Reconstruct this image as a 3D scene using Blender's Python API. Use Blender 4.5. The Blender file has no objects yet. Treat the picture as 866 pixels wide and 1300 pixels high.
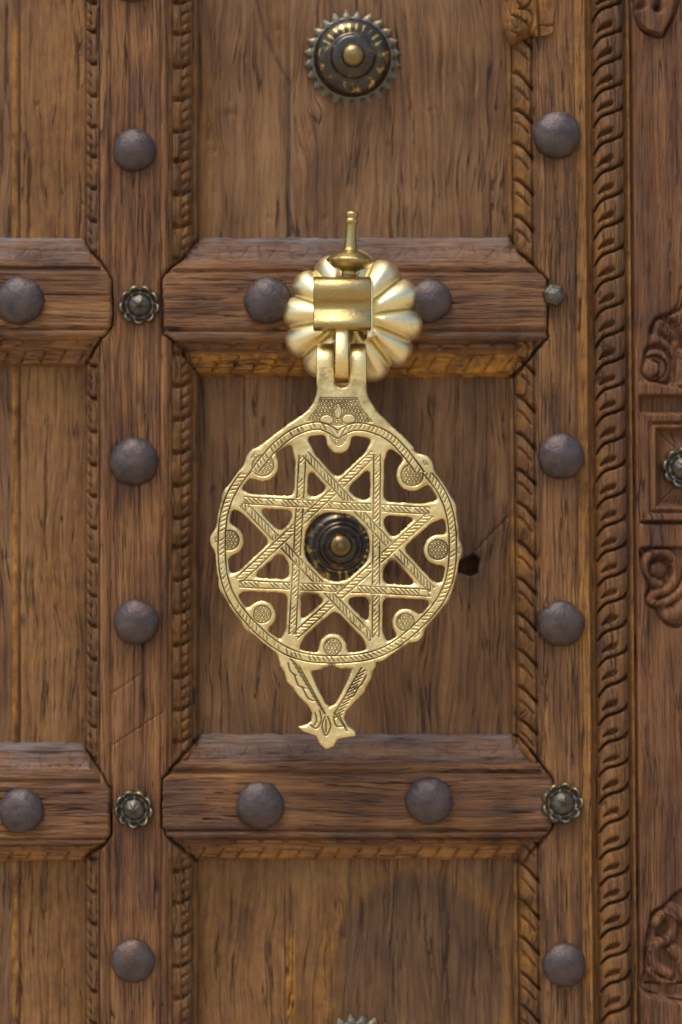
import bpy, math, random
import numpy as np
from mathutils import Vector
C = bpy.context.scene.collection
SC = bpy.context.scene
S = 0.0004            # metres per unit: the door is laid out in 0.4 mm units
CX, CY = 433.0, 650.0
DCAM = 3000.0
rad = math.radians

# ------------------------------------------------------------------ camera, world, sun, exposure
cd = bpy.data.cameras.new('camera'); cam = bpy.data.objects.new('camera', cd); C.objects.link(cam)
cam.location = (0, -DCAM*S, 0); cam.rotation_euler = (rad(90), 0, 0)
cd.sensor_fit = 'VERTICAL'; cd.sensor_height = 24
cd.lens = 24 / (1300.0/DCAM)
cd.clip_start = 0.05; cd.clip_end = 500
cd.dof.use_dof = True; cd.dof.focus_distance = (DCAM-86)*S; cd.dof.aperture_fstop = 2.4
SC.camera = cam

EL, ROT = rad(66), rad(215)          # sun elevation, compass rotation of the sky
w = bpy.data.worlds.new('World'); SC.world = w; w.use_nodes = True
nt = w.node_tree
sky = nt.nodes.new('ShaderNodeTexSky'); sky.sky_type = 'NISHITA'; sky.sun_disc = False
sky.sun_elevation = EL; sky.sun_rotation = ROT; sky.dust_density = 3.0; sky.ozone_density = 1.0
bg = nt.nodes['Background']; bg.inputs['Strength'].default_value = 0.15
nt.links.new(sky.outputs['Color'], bg.inputs['Color'])
sd = bpy.data.lights.new('sun', 'SUN'); sd.energy = 1.3; sd.angle = rad(28); sd.color = (1.0, 0.93, 0.82)
sun = bpy.data.objects.new('sun', sd); C.objects.link(sun)
# the sky's rotation turns clockwise from +Y
sdir = Vector((math.sin(ROT)*math.cos(EL), math.cos(ROT)*math.cos(EL), math.sin(EL)))
sun.rotation_euler = (-sdir).to_track_quat('-Z', 'Y').to_euler()
SC.view_settings.view_transform = 'Standard'; SC.view_settings.look = 'None'
SC.view_settings.exposure = 0.42; SC.view_settings.gamma = 1
SC.view_settings.use_curve_mapping = False

# ------------------------------------------------------------------ numpy helpers
def hsh(ix, iy, seed):
    h = (ix.astype(np.int64)*374761393 + iy.astype(np.int64)*668265263 + seed*974634777) & 0xffffffff
    h = ((h ^ (h >> 13))*1274126177) & 0xffffffff
    h = h ^ (h >> 16)
    return (h & 0xffff)/65535.0
def vn(x, y, seed=0):
    x, y = np.broadcast_arrays(np.asarray(x, float), np.asarray(y, float))
    ix = np.floor(x); iy = np.floor(y); fx = x-ix; fy = y-iy
    fx = fx*fx*(3-2*fx); fy = fy*fy*(3-2*fy)
    a = hsh(ix, iy, seed); b = hsh(ix+1, iy, seed); c = hsh(ix, iy+1, seed); d = hsh(ix+1, iy+1, seed)
    return (a+(b-a)*fx)*(1-fy) + (c+(d-c)*fx)*fy - 0.5
def fbm(x, y, seed=0, o=4):
    r = 0; a = 1.0
    for k in range(o):
        r = r + a*vn(x*2**k, y*2**k, seed+k*17); a *= 0.5
    return r
def ss(a, b, x):
    t = np.clip((x-a)/(b-a), 0, 1); return t*t*(3-2*t)
def G(x, w): return np.exp(-(x/w)**2)
def smin(a, b, k):
    h = np.clip(0.5+0.5*(b-a)/k, 0, 1); return b*(1-h)+a*h - k*h*(1-h)
def seg(X, Y, a, b):
    ax, ay = a; bx, by = b; dx, dy = bx-ax, by-ay; L2 = dx*dx+dy*dy+1e-9
    t = np.clip(((X-ax)*dx+(Y-ay)*dy)/L2, 0, 1)
    return np.hypot(X-ax-t*dx, Y-ay-t*dy), t
def pline(X, Y, pts):
    d = None
    for a, b in zip(pts[:-1], pts[1:]):
        q = seg(X, Y, a, b)[0]; d = q if d is None else np.minimum(d, q)
    return d
def poly(X, Y, pts):
    d = pline(X, Y, list(pts)+[pts[0]])
    ins = np.zeros(X.shape, bool); n = len(pts)
    for i in range(n):
        x1, y1 = pts[i]; x2, y2 = pts[(i+1) % n]
        if y1 == y2: continue
        c = ((y1 > Y) != (y2 > Y)) & (X < (x2-x1)*(Y-y1)/(y2-y1)+x1); ins ^= c
    return np.where(ins, -d, d)
def smooth_line(pts, n=8, closed=False):
    P = [np.array(p, float) for p in pts]; out = []; m = len(P)
    rng_ = range(m if closed else m-1)
    for i in rng_:
        if closed: p0, p1, p2, p3 = P[(i-1) % m], P[i], P[(i+1) % m], P[(i+2) % m]
        else: p0, p1, p2, p3 = P[max(i-1, 0)], P[i], P[i+1], P[min(i+2, m-1)]
        for k in range(n):
            t = k/n
            out.append(tuple(0.5*((2*p1)+(-p0+p2)*t+(2*p0-5*p1+4*p2-p3)*t*t+(-p0+3*p1-3*p2+p3)*t**3)))
    if not closed: out.append(tuple(P[-1]))
    return out
def shear(X, Y):     # the lock side of the old door leans slightly out of square
    return X + 0.0085*(Y-650)*ss(450, 690, X)

def link(name, me, mat, parent=None, loc=None):
    o = bpy.data.objects.new(name, me); C.objects.link(o)
    if mat is not None and not me.materials: me.materials.append(mat)
    if parent is not None:
        o.parent = parent
        p = loc if loc is not None else Vector((0, 0, 0))
        base = Vector(parent.get('_b', (0, 0, 0)))
        o.location = Vector(p) - base
        o['_b'] = tuple(p)
    else:
        o.location = loc if loc is not None else (0, 0, 0); o['_b'] = tuple(o.location)
    return o
def raw_mesh(name, V, Q, T=None, smooth=None, attrs=None):
    me = bpy.data.meshes.new(name)
    V = np.asarray(V, np.float32); Q = np.asarray(Q, np.int32).reshape(-1, 4)
    nT = 0 if T is None else len(T)
    loops = Q.ravel() if not nT else np.concatenate([Q.ravel(), np.asarray(T, np.int32).ravel()])
    me.vertices.add(len(V)); me.vertices.foreach_set('co', V.ravel())
    me.loops.add(len(loops)); me.loops.foreach_set('vertex_index', loops)
    me.polygons.add(len(Q)+nT)
    st = np.arange(len(Q))*4
    if nT: st = np.concatenate([st, len(Q)*4+np.arange(nT)*3])
    me.polygons.foreach_set('loop_start', st.astype(np.int32))
    sm = np.ones(len(Q)+nT, bool) if smooth is None else np.asarray(smooth, bool)
    me.polygons.foreach_set('use_smooth', sm)
    if attrs:
        for k, v in attrs.items():
            a = me.attributes.new(k, 'FLOAT', 'POINT'); a.data.foreach_set('value', np.asarray(v, np.float32))
    me.update(calc_edges=True); me.validate()
    return me

def relief(name, x0, x1, y0, y1, step, D, mat, parent, sdf=None, back=60.0, f=1.0, attrs=None,
           warp=True, closed=False):
    """A carved solid: front surface D(X,Y) over a rectangle (or over sdf<0), side walls down to depth 'back'."""
    nx = max(2, int(round((x1-x0)/step))+1); ny = max(2, int(round((y1-y0)/step))+1)
    X, Y = np.meshgrid(np.linspace(x0, x1, nx), np.linspace(y0, y1, ny))
    if sdf is not None:
        d = sdf(X, Y); ins = d < 0
        gy, gx = np.gradient(d, (y1-y0)/(ny-1), (x1-x0)/(nx-1)); g = gx*gx+gy*gy+1e-6
        q = ins[:-1, :-1] | ins[1:, :-1] | ins[:-1, 1:] | ins[1:, 1:]
        used = np.zeros(ins.shape, bool)
        for a in (slice(0, -1), slice(1, None)):
            for b in (slice(0, -1), slice(1, None)): used[a, b] |= q
        out = used & ~ins
        X = np.where(out, X - d*gx/g, X); Y = np.where(out, Y - d*gy/g, Y)
        near = ins & (d > -0.3*step)
        X = np.where(near, X - d*gx/g, X); Y = np.where(near, Y - d*gy/g, Y)
    else:
        q = np.ones((ny-1, nx-1), bool)
    Z = D(X, Y)
    idx = np.arange(nx*ny).reshape(ny, nx)
    a, b, c, e = idx[:-1, :-1][q], idx[1:, :-1][q], idx[1:, 1:][q], idx[:-1, 1:][q]
    Q = np.stack([a, b, c, e], 1)
    ed = np.concatenate([Q[:, [0, 1]], Q[:, [1, 2]], Q[:, [2, 3]], Q[:, [3, 0]]])
    N = nx*ny
    key = ed[:, 0].astype(np.int64)*N+ed[:, 1]; rkey = ed[:, 1].astype(np.int64)*N+ed[:, 0]
    bd = ed[~np.isin(key, rkey)]
    keep = np.unique(Q); remap = -np.ones(N, np.int64); remap[keep] = np.arange(len(keep))
    XX = shear(X, Y) if warp else X
    P = np.stack([(XX-CX)*S*f, Z*S, (CY-Y)*S*f], -1).reshape(-1, 3)
    V = P[keep]; Q = remap[Q]; bd = remap[bd]; n = len(V)
    bv = np.unique(bd); r2 = -np.ones(n, np.int64); r2[bv] = np.arange(len(bv))
    top = V[bv]; bot = top.copy(); bot[:, 1] = back*S
    m = len(bv)
    W = np.stack([n+r2[bd[:, 1]], n+r2[bd[:, 0]], n+m+r2[bd[:, 0]], n+m+r2[bd[:, 1]]], 1)
    Vs = [V, top, bot]; Qs = [Q, W]; sm = [np.ones(len(Q)), np.ones(len(W))]
    at = {}
    if attrs:
        for k, fn in attrs.items():
            v = np.broadcast_to(fn(X, Y), X.shape).reshape(-1)[keep]
            at[k] = [v, v[bv], v[bv]*0+v[bv]]
    if closed:
        Vb = V.copy(); Vb[:, 1] = back*S; off = n+2*m
        Vs.append(Vb); Qs.append(Q[:, ::-1]+off); sm.append(np.ones(len(Q)))
        for k in at: at[k].append(at[k][0]*0)
    me = raw_mesh(name, np.concatenate(Vs), np.concatenate(Qs), smooth=np.concatenate(sm),
                  attrs={k: np.concatenate(v) for k, v in at.items()})
    return link(name, me, mat, parent)

def W3(x, y, d):      # a point seen at (x, y) of the face layout, standing at depth d
    f = (DCAM+d)/DCAM
    return Vector(((x-CX)*S*f, d*S, (CY-y)*S*f))

def lathe(name, prof, seg_=48, axis='Y', rmod=None, cap=True, attrs=None):
    """prof: list of (radius, along) in units; axis Y faces the viewer (negative = outward), axis Z is up."""
    V = []; nP = len(prof)
    th = np.arange(seg_)*2*math.pi/seg_
    for i, (r, a) in enumerate(prof):
        rr = r*np.ones(seg_) if rmod is None else r*rmod(th, i)
        if axis == 'Y': V.append(np.stack([rr*np.cos(th), a*np.ones(seg_), rr*np.sin(th)], 1))
        else: V.append(np.stack([rr*np.cos(th), rr*np.sin(th), a*np.ones(seg_)], 1))
    V = np.concatenate(V)*S
    i = np.arange(nP-1)[:, None]*seg_; j = np.arange(seg_)[None]; j2 = (j+1) % seg_
    Q = np.stack([(i+j).ravel(), (i+j2).ravel(), (i+seg_+j2).ravel(), (i+seg_+j).ravel()], 1)
    return raw_mesh(name, V, Q)

def sheet(name, path, x0, x1, th, mat, parent, nx=6, bevel=1.0):
    """A strip bent along path [(y, depth)], spanning x0..x1, th thick (layout units seen at each depth)."""
    P = smooth_line(path, 6)
    P = np.array([((CY-y)*(DCAM+d)/DCAM, d) for y, d in P])       # (z, y)
    T = np.gradient(P, axis=0); T /= np.linalg.norm(T, axis=1)[:, None]+1e-9
    Nn = np.stack([-T[:, 1], T[:, 0]], 1)
    dm = P[:, 1].mean(); f = (DCAM+dm)/DCAM
    X0, X1 = (x0-CX)*f, (x1-CX)*f
    loop = []
    b = bevel
    sec = [(X0, -th/2+b), (X0+b, -th/2), (X1-b, -th/2), (X1, -th/2+b), (X1, th/2-b), (X1-b, th/2), (X0+b, th/2), (X0, th/2-b)]
    V = []
    for p, n_ in zip(P, Nn):
        for x, o in sec: V.append((x*S, (p[1]+n_[1]*o)*S, (p[0]+n_[0]*o)*S))
    k = len(sec); Q = []
    for i in range(len(P)-1):
        for j in range(k): Q.append((i*k+j, i*k+(j+1) % k, (i+1)*k+(j+1) % k, (i+1)*k+j))
    for b0 in (0, (len(P)-1)*k):
        Q += [(b0, b0+1, b0+2, b0+3), (b0, b0+3, b0+4, b0+7), (b0+4, b0+5, b0+6, b0+7)]
    me = raw_mesh(name, V, Q)
    o = link(name, me, mat, parent)
    md = me.polygons
    me.set_sharp_from_angle(angle=rad(50))
    return o

# ------------------------------------------------------------------ materials
def newmat(name):
    m = bpy.data.materials.new(name); m.use_nodes = True
    n = m.node_tree.nodes; l = m.node_tree.links
    b = n['Principled BSDF']
    return m, n, l, b
class NB:
    def __init__(s, m): s.n = m.node_tree.nodes; s.l = m.node_tree.links
    def math(s, op, a, b=None, c=None, clamp=False):
        q = s.n.new('ShaderNodeMath'); q.operation = op; q.use_clamp = clamp
        for i, v in enumerate((a, b, c)):
            if v is None: continue
            if isinstance(v, (int, float)): q.inputs[i].default_value = v
            else: s.l.new(v, q.inputs[i])
        return q.outputs[0]
    def noise(s, vec, scale=1.0, detail=4, rough=0.55, dist=0.0):
        q = s.n.new('ShaderNodeTexNoise'); q.inputs['Scale'].default_value = scale
        q.inputs['Detail'].default_value = detail; q.inputs['Roughness'].default_value = rough
        q.inputs['Distortion'].default_value = dist; s.l.new(vec, q.inputs['Vector']); return q.outputs['Fac']
    def mapn(s, vec, scale=(1, 1, 1), loc=(0, 0, 0), rot=(0, 0, 0)):
        q = s.n.new('ShaderNodeMapping'); q.inputs['Scale'].default_value = scale
        q.inputs['Location'].default_value = loc; q.inputs['Rotation'].default_value = rot
        s.l.new(vec, q.inputs['Vector']); return q.outputs[0]
    def ramp(s, fac, stops, interp='LINEAR'):
        q = s.n.new('ShaderNodeValToRGB'); s.l.new(fac, q.inputs[0]); e = q.color_ramp.elements
        q.color_ramp.interpolation = interp
        while len(e) < len(stops): e.new(0.5)
        for el, (p, c) in zip(e, stops):
            el.position = p; el.color = (*c, 1) if not isinstance(c, (int, float)) else (c, c, c, 1)
        return q.outputs[0]
    def mix(s, fac, a, b, mode='MIX'):
        q = s.n.new('ShaderNodeMix'); q.data_type = 'RGBA'; q.blend_type = mode
        if isinstance(fac, (int, float)): q.inputs[0].default_value = fac
        else: s.l.new(fac, q.inputs[0])
        for i, v in ((6, a), (7, b)):
            if isinstance(v, tuple): q.inputs[i].default_value = (*v, 1)
            else: s.l.new(v, q.inputs[i])
        return q.outputs[2]
    def comb(s, x, y, z):
        q = s.n.new('ShaderNodeCombineXYZ')
        for i, v in enumerate((x, y, z)):
            if isinstance(v, (int, float)): q.inputs[i].default_value = v
            else: s.l.new(v, q.inputs[i])
        return q.outputs[0]
    def attr(s, name):
        q = s.n.new('ShaderNodeAttribute'); q.attribute_name = name; return q.outputs['Fac']
    def bump(s, h, strength, dist, normal=None):
        q = s.n.new('ShaderNodeBump'); q.inputs['Strength'].default_value = strength
        q.inputs['Distance'].default_value = dist; s.l.new(h, q.inputs['Height'])
        if normal is not None: s.l.new(normal, q.inputs['Normal'])
        return q.outputs[0]

def wood(name, along='Z', seed=0.0, dark=(0.034, 0.014, 0.006), mid=(0.170, 0.066, 0.020), lite=(0.42, 0.195, 0.058),
         grey=(0.20, 0.125, 0.09), greyamt=0.25, rings=0.5, rough=0.6, contrast=1.0, panel=False, tone=1.0):
    m, n, l, b = newmat(name); k = NB(m)
    tc = n.new('ShaderNodeTexCoord')
    sep = n.new('ShaderNodeSeparateXYZ'); l.new(tc.outputs['Object'], sep.inputs[0])
    oi = n.new('ShaderNodeObjectInfo')
    u = sep.outputs[0] if along == 'Z' else sep.outputs[2]
    v = sep.outputs[2] if along == 'Z' else sep.outputs[0]
    d = k.math('MULTIPLY', sep.outputs[1], 1/S)
    U = k.math('MULTIPLY', u, 1/S); Vv = k.math('MULTIPLY', v, 1/S)
    off = k.math('MULTIPLY', oi.outputs['Random'], 900.0)
    U = k.math('ADD', U, off); Vv = k.math('ADD', Vv, k.math('MULTIPLY', off, 1.7))
    Ud = k.math('ADD', U, k.math('MULTIPLY', d, 0.7))     # grain runs on into the carved flanks
    base = k.comb(Ud, Vv, seed)
    wob = k.math('SUBTRACT', k.noise(k.mapn(base, (0.010, 0.0030 if panel else 0.0022, 1)), 1, 2), 0.5)
    Uw = k.math('ADD', Ud, k.math('MULTIPLY', wob, 62.0 if panel else 20.0))
    P = k.comb(Uw, Vv, seed)
    fib = k.noise(k.mapn(P, (0.45, 0.0060, 1)), 1, 8, 0.76)
    fib2 = k.noise(k.mapn(P, (1.3, 0.022, 1)), 1, 3, 0.6)
    streak = k.noise(k.mapn(P, (0.07, 0.0035, 1)), 1, 4, 0.6)
    big = k.noise(k.mapn(base, (0.012, 0.006, 1)), 1, 3, 0.55)
    blot = k.noise(k.mapn(base, (0.03, 0.02, 1), (3, 7, 1)), 1, 4, 0.65)
    wv = n.new('ShaderNodeTexWave'); wv.wave_type = 'BANDS'; wv.bands_direction = 'X'; wv.wave_profile = 'SAW'
    wv.inputs['Scale'].default_value = 0.03 if panel else 0.045
    wv.inputs['Distortion'].default_value = 3.0; wv.inputs['Detail'].default_value = 2
    wv.inputs['Detail Scale'].default_value = 0.6
    l.new(k.mapn(P, (1, 0.02, 1)), wv.inputs['Vector'])
    ring = wv.outputs['Fac']
    t = k.math('MULTIPLY_ADD', fib, 0.75, k.math('MULTIPLY', streak, 0.95))
    t = k.math('ADD', t, k.math('MULTIPLY', k.math('SUBTRACT', ring, 0.5), 0.22*rings))
    t = k.math('ADD', t, k.math('MULTIPLY', k.math('SUBTRACT', big, 0.5), 1.5 if panel else 0.8))
    t = k.math('ADD', t, k.math('MULTIPLY', k.math('SUBTRACT', fib2, 0.5), 0.6))
    t = k.math('MULTIPLY_ADD', k.math('SUBTRACT', t, 0.86), 1.12*contrast, 0.50)
    col = k.ramp(t, [(0.12, dark), (0.42, mid), (0.62, tuple(0.5*(a+c) for a, c in zip(mid, lite))), (0.90, lite)])
    # grey weathering in patches
    gm = k.ramp(k.math('MULTIPLY_ADD', blot, 0.6, k.math('MULTIPLY', fib, 0.4)), [(0.44, 0.0), (0.62, 1.0)])
    col = k.mix(k.math('MULTIPLY', gm, greyamt), col, k.mix(fib2, tuple(g*0.55 for g in grey), tuple(g*1.25 for g in grey)))
    # orange varnish left where rain does not reach
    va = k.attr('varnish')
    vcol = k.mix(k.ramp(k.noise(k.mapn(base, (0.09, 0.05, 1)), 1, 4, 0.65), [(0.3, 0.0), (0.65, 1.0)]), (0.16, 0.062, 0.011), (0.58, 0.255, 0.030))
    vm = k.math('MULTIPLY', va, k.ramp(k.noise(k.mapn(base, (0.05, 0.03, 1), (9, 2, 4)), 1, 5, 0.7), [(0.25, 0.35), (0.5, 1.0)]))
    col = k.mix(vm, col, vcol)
    wa = k.math('MULTIPLY', k.attr('weather'), k.ramp(k.math('MULTIPLY_ADD', blot, 0.6, k.math('MULTIPLY', fib, 0.5)), [(0.38, 0.1), (0.62, 1.0)]))
    col = k.mix(wa, col, k.mix(fib, (0.11, 0.085, 0.08), (0.36, 0.31, 0.29)))
    # dirt stains with shapes of their own
    st = k.attr('stain')
    stn = k.math('MULTIPLY', st, k.ramp(k.noise(k.mapn(P, (0.12, 0.02, 1)), 1, 5, 0.65), [(0.3, 0.35), (0.65, 1.0)]))
    col = k.mix(stn, col, (0.030, 0.016, 0.012))
    # open pores and hairline checks
    pore = k.ramp(k.noise(k.mapn(P, (0.80, 0.016, 1), (5, 1, 2)), 1, 3, 0.6), [(0.58, 0.0), (0.66, 1.0)])
    chk = k.noise(k.mapn(P, (0.075, 0.0022, 1), (1, 8, 2)), 1, 4, 0.55)
    chk = k.ramp(k.math('ABSOLUTE', k.math('SUBTRACT', chk, 0.5)), [(0.0, 1.0), (0.010, 0.0)])
    chk = k.math('MULTIPLY', chk, k.ramp(k.noise(k.mapn(base, (0.02, 0.008, 1), (2, 2, 9)), 1, 2), [(0.42, 0.0), (0.54, 1.0)]))
    hole = k.math('MAXIMUM', k.math('MULTIPLY', pore, 0.28 if panel else 0.55), k.math('MULTIPLY', chk, 0.9))
    col = k.mix(hole, col, (0.018, 0.009, 0.006))
    if tone != 1.0: col = k.mix(1.0, col, (tone, tone, tone), 'MULTIPLY')
    l.new(col, b.inputs['Base Color'])
    h = k.math('MULTIPLY_ADD', fib, 0.8, k.math('MULTIPLY', fib2, 0.35))
    h = k.math('SUBTRACT', h, k.math('MULTIPLY', hole, 0.9))
    h = k.math('ADD', h, k.math('MULTIPLY', k.noise(k.mapn(base, (0.25, 0.10, 1)), 1, 4, 0.6), 0.22))
    l.new(k.bump(h, 1.0, 0.0014), b.inputs['Normal'])
    rr = k.math('MULTIPLY_ADD', streak, -0.25, rough+0.12)
    l.new(rr, b.inputs['Roughness'])
    b.inputs['Specular IOR Level'].default_value = 0.42
    return m

M_stile = wood('oiled_wood', 'Z', 1.0)
M_stile2 = wood('oiled_wood_lock_side', 'Z', 4.0, mid=(0.175, 0.073, 0.021), lite=(0.42, 0.20, 0.056))
M_rail = wood('oiled_wood_cross_grain', 'X', 2.0, greyamt=0.42)
M_panel = wood('panel_wood', 'Z', 3.0, mid=(0.205, 0.094, 0.034), lite=(0.39, 0.210, 0.080), rings=1.2, panel=True, greyamt=0.22, rough=0.62, contrast=0.50)
M_mould = wood('carved_wood', 'Z', 5.0, mid=(0.085, 0.036, 0.013), lite=(0.22, 0.11, 0.042), greyamt=0.28, contrast=0.9)
M_rope = wood('rope_wood', 'Z', 6.0, mid=(0.115, 0.046, 0.015), lite=(0.27, 0.128, 0.040), greyamt=0.22, contrast=0.8)
M_frame = wood('frame_wood', 'Z', 7.0, mid=(0.165, 0.062, 0.020), lite=(0.36, 0.165, 0.052), greyamt=0.3, contrast=0.85)

def brass(name, col=(0.90, 0.70, 0.31), rough=0.34, tarnish=0.3, bumpd=0.00025):
    m, n, l, b = newmat(name); k = NB(m)
    tc = n.new('ShaderNodeTexCoord')
    v = k.mapn(tc.outputs['Object'], (1/S,)*3)
    n1 = k.noise(v, 0.03, 5, 0.6); n2 = k.noise(v, 0.25, 4, 0.6); n3 = k.noise(v, 0.9, 3, 0.6)
    c = k.mix(k.ramp(n1, [(0.35, 0.0), (0.7, 1.0)]), col, tuple(min(1, a*q) for a, q in zip(col, (1.08, 1.12, 1.25))))
    c = k.mix(k.math('MULTIPLY', k.ramp(n2, [(0.52, 0.0), (0.75, 1.0)]), tarnish), c, (0.36, 0.24, 0.09))
    pa = k.attr('patina')
    c = k.mix(pa, c, (0.050, 0.034, 0.016))
    c = k.mix(k.math('MULTIPLY', k.ramp(k.noise(v, 0.055, 6, 0.7, 0.5), [(0.5, 0), (0.68, 1)]), tarnish*1.3), c, (0.42, 0.29, 0.10))
    l.new(c, b.inputs['Base Color'])
    b.inputs['Metallic'].default_value = 1.0
    l.new(k.math('ADD', k.math('MULTIPLY_ADD', n2, 0.22, rough-0.11), k.math('MULTIPLY', pa, 0.3)), b.inputs['Roughness'])
    l.new(k.bump(k.math('MULTIPLY_ADD', n2, 0.7, k.math('MULTIPLY', n3, 0.3)), 0.6, bumpd*2), b.inputs['Normal'])
    return m
M_brass = brass('brass', rough=0.36, tarnish=0.28)
M_brass_pol = brass('polished_cast_brass', (0.97, 0.79, 0.41), 0.34, 0.12, 0.00006)
M_brass_dull = brass('dull_brass', (0.44, 0.33, 0.13), 0.36, 0.45)

M_bronze = brass('worn_bronze', (0.24, 0.17, 0.07), 0.30, 0.5)
def dark_iron():
    m, n, l, b = newmat('rusty_iron'); k = NB(m)
    tc = n.new('ShaderNodeTexCoord'); oi = n.new('ShaderNodeObjectInfo')
    v = k.mapn(tc.outputs['Object'], (1/S,)*3)
    va = n.new('ShaderNodeVectorMath'); va.operation = 'ADD'; l.new(v, va.inputs[0])
    l.new(k.comb(k.math('MULTIPLY', oi.outputs['Random'], 500), 0, 0), va.inputs[1]); v = va.outputs[0]
    n1 = k.noise(v, 0.05, 4, 0.6); n2 = k.noise(v, 0.28, 5, 0.7)
    c = k.mix(k.ramp(n1, [(0.35, 0), (0.65, 1)]), (0.050, 0.038, 0.037), (0.090, 0.066, 0.060))
    c = k.mix(k.ramp(n2, [(0.5, 0), (0.75, 1)]), c, (0.115, 0.080, 0.065))
    c = k.mix(k.ramp(k.noise(v, 0.035, 5, 0.7), [(0.56, 0), (0.68, 0.75)]), c, (0.12, 0.055, 0.028))
    l.new(c, b.inputs['Base Color']); b.inputs['Metallic'].default_value = 0.32
    l.new(k.math('MULTIPLY_ADD', n2, 0.25, 0.28), b.inputs['Roughness'])
    l.new(k.bump(k.math('MULTIPLY_ADD', n2, 0.5, k.noise(v, 0.1, 3)), 0.8, 0.0007), b.inputs['Normal'])
    return m
M_iron = dark_iron()
def dark_brass():
    m, n, l, b = newmat('blackened_brass'); k = NB(m)
    tc = n.new('ShaderNodeTexCoord'); v = k.mapn(tc.outputs['Object'], (1/S,)*3)
    wear = k.attr('wear')
    f = k.math('MULTIPLY', wear, k.ramp(k.noise(v, 0.12, 4, 0.65), [(0.38, 0.0), (0.58, 1.0)]))
    c = k.mix(f, k.mix(k.noise(v, 0.15, 3), (0.085, 0.080, 0.070), (0.21, 0.19, 0.14)), (0.50, 0.37, 0.16))
    l.new(c, b.inputs['Base Color']); b.inputs['Metallic'].default_value = 0.85
    b.inputs['Roughness'].default_value = 0.42
    l.new(k.bump(k.noise(v, 0.3, 4, 0.6), 0.5, 0.0005), b.inputs['Normal'])
    return m
M_dbrass = dark_brass()
def painted_dome():
    m, n, l, b = newmat('worn_black_lacquer_over_brass'); k = NB(m)
    tc = n.new('ShaderNodeTexCoord'); v = k.mapn(tc.outputs['Object'], (1/S,)*3)
    wear = k.attr('wear')
    g = k.noise(v, 0.055, 4, 0.6, 0.4)
    f = k.ramp(k.math('MULTIPLY_ADD', wear, 0.30, g), [(0.66, 0.0), (0.76, 1.0)])
    c = k.mix(f, k.mix(g, (0.028, 0.024, 0.020), (0.12, 0.10, 0.075)), (0.55, 0.36, 0.085))
    l.new(c, b.inputs['Base Color'])
    b.inputs['Metallic'].default_value = 0.8
    b.inputs['Roughness'].default_value = 0.24
    l.new(k.bump(k.noise(v, 0.12, 3), 0.3, 0.0006), b.inputs['Normal'])
    return m
M_dome = painted_dome()

# ------------------------------------------------------------------ things
def thing(name, label, cat, loc=(0, 0, 0)):
    o = bpy.data.objects.new(name, None); C.objects.link(o); o.location = loc; o.empty_display_size = 0.02
    o['label'] = label; o['category'] = cat; o['_b'] = tuple(loc); return o
door = thing('studded_door', 'old carved brown wooden door leaf with iron studs, framed panels and brass bosses behind the knocker', 'door', (0, 0, -0.28))
rope_t = None
knocker = thing('door_knocker', 'golden brass door knocker with pierced eight-pointed star plate hanging from a petalled rosette', 'door knocker', W3(430, 948, -85))

# ground: bounce of a sandy courtyard floor below the door
gm_, gn, gl, gb = newmat('sandy_paving'); kk = NB(gm_)
gt = gn.new('ShaderNodeTexCoord')
gl.new(kk.ramp(kk.noise(gt.outputs['Object'], 1.5, 6, 0.6), [(0.3, (0.40, 0.31, 0.20)), (0.7, (0.52, 0.42, 0.29))]), gb.inputs['Base Color'])
gb.inputs['Roughness'].default_value = 0.9
gme = raw_mesh('ground', [(-60, -120, 0), (60, -120, 0), (60, 60, 0), (-60, 60, 0)], [(0, 1, 2, 3)])
g = link('ground', gme, gm_, None, (0, 0, -1.1)); g['kind'] = 'structure'

# ---- rails: one carved octagonal piece each, overlapping the stiles
RAILS = {
 'tc': dict(poly=[(252, 297), (652, 297), (662, 318), (690, 347), (697, 356), (697, 428), (690, 436), (655, 476), (252, 476), (222, 434), (208, 424), (207, 356), (212, 346), (232, 326)],
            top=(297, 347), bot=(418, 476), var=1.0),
 'tl': dict(poly=[(-70, 297), (100, 297), (115, 318), (127, 333), (142, 356), (142, 413), (134, 425), (120, 440), (103, 463), (-70, 463)],
            top=(297, 344), bot=(416, 463), var=0.15),
 'bc': dict(poly=[(253, 936), (657, 936), (680, 964), (691, 979), (698, 992), (697, 1052), (671, 1082), (664, 1097), (246, 1097), (232, 1082), (214, 1062), (206, 1050), (207, 990), (225, 966)],
            top=(936, 983), bot=(1053, 1097), var=0.35),
 'bl': dict(poly=[(-70, 947), (99, 947), (118, 968), (130, 986), (140, 1003), (140, 1060), (132, 1072), (108, 1090), (102, 1099), (-70, 1099)],
            top=(947, 995), bot=(1064, 1099), var=0.3),
}
def rail_sdf(kx):
    P = RAILS[kx]['poly']
    return lambda X, Y: poly(X, Y, P) + 2.6*fbm(X*0.07, Y*0.07, 5, 4)
def rails_all(X, Y):
    d = None
    for kx in RAILS:
        q = rail_sdf(kx)(X, Y); d = q if d is None else np.minimum(d, q)
    return d
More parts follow.
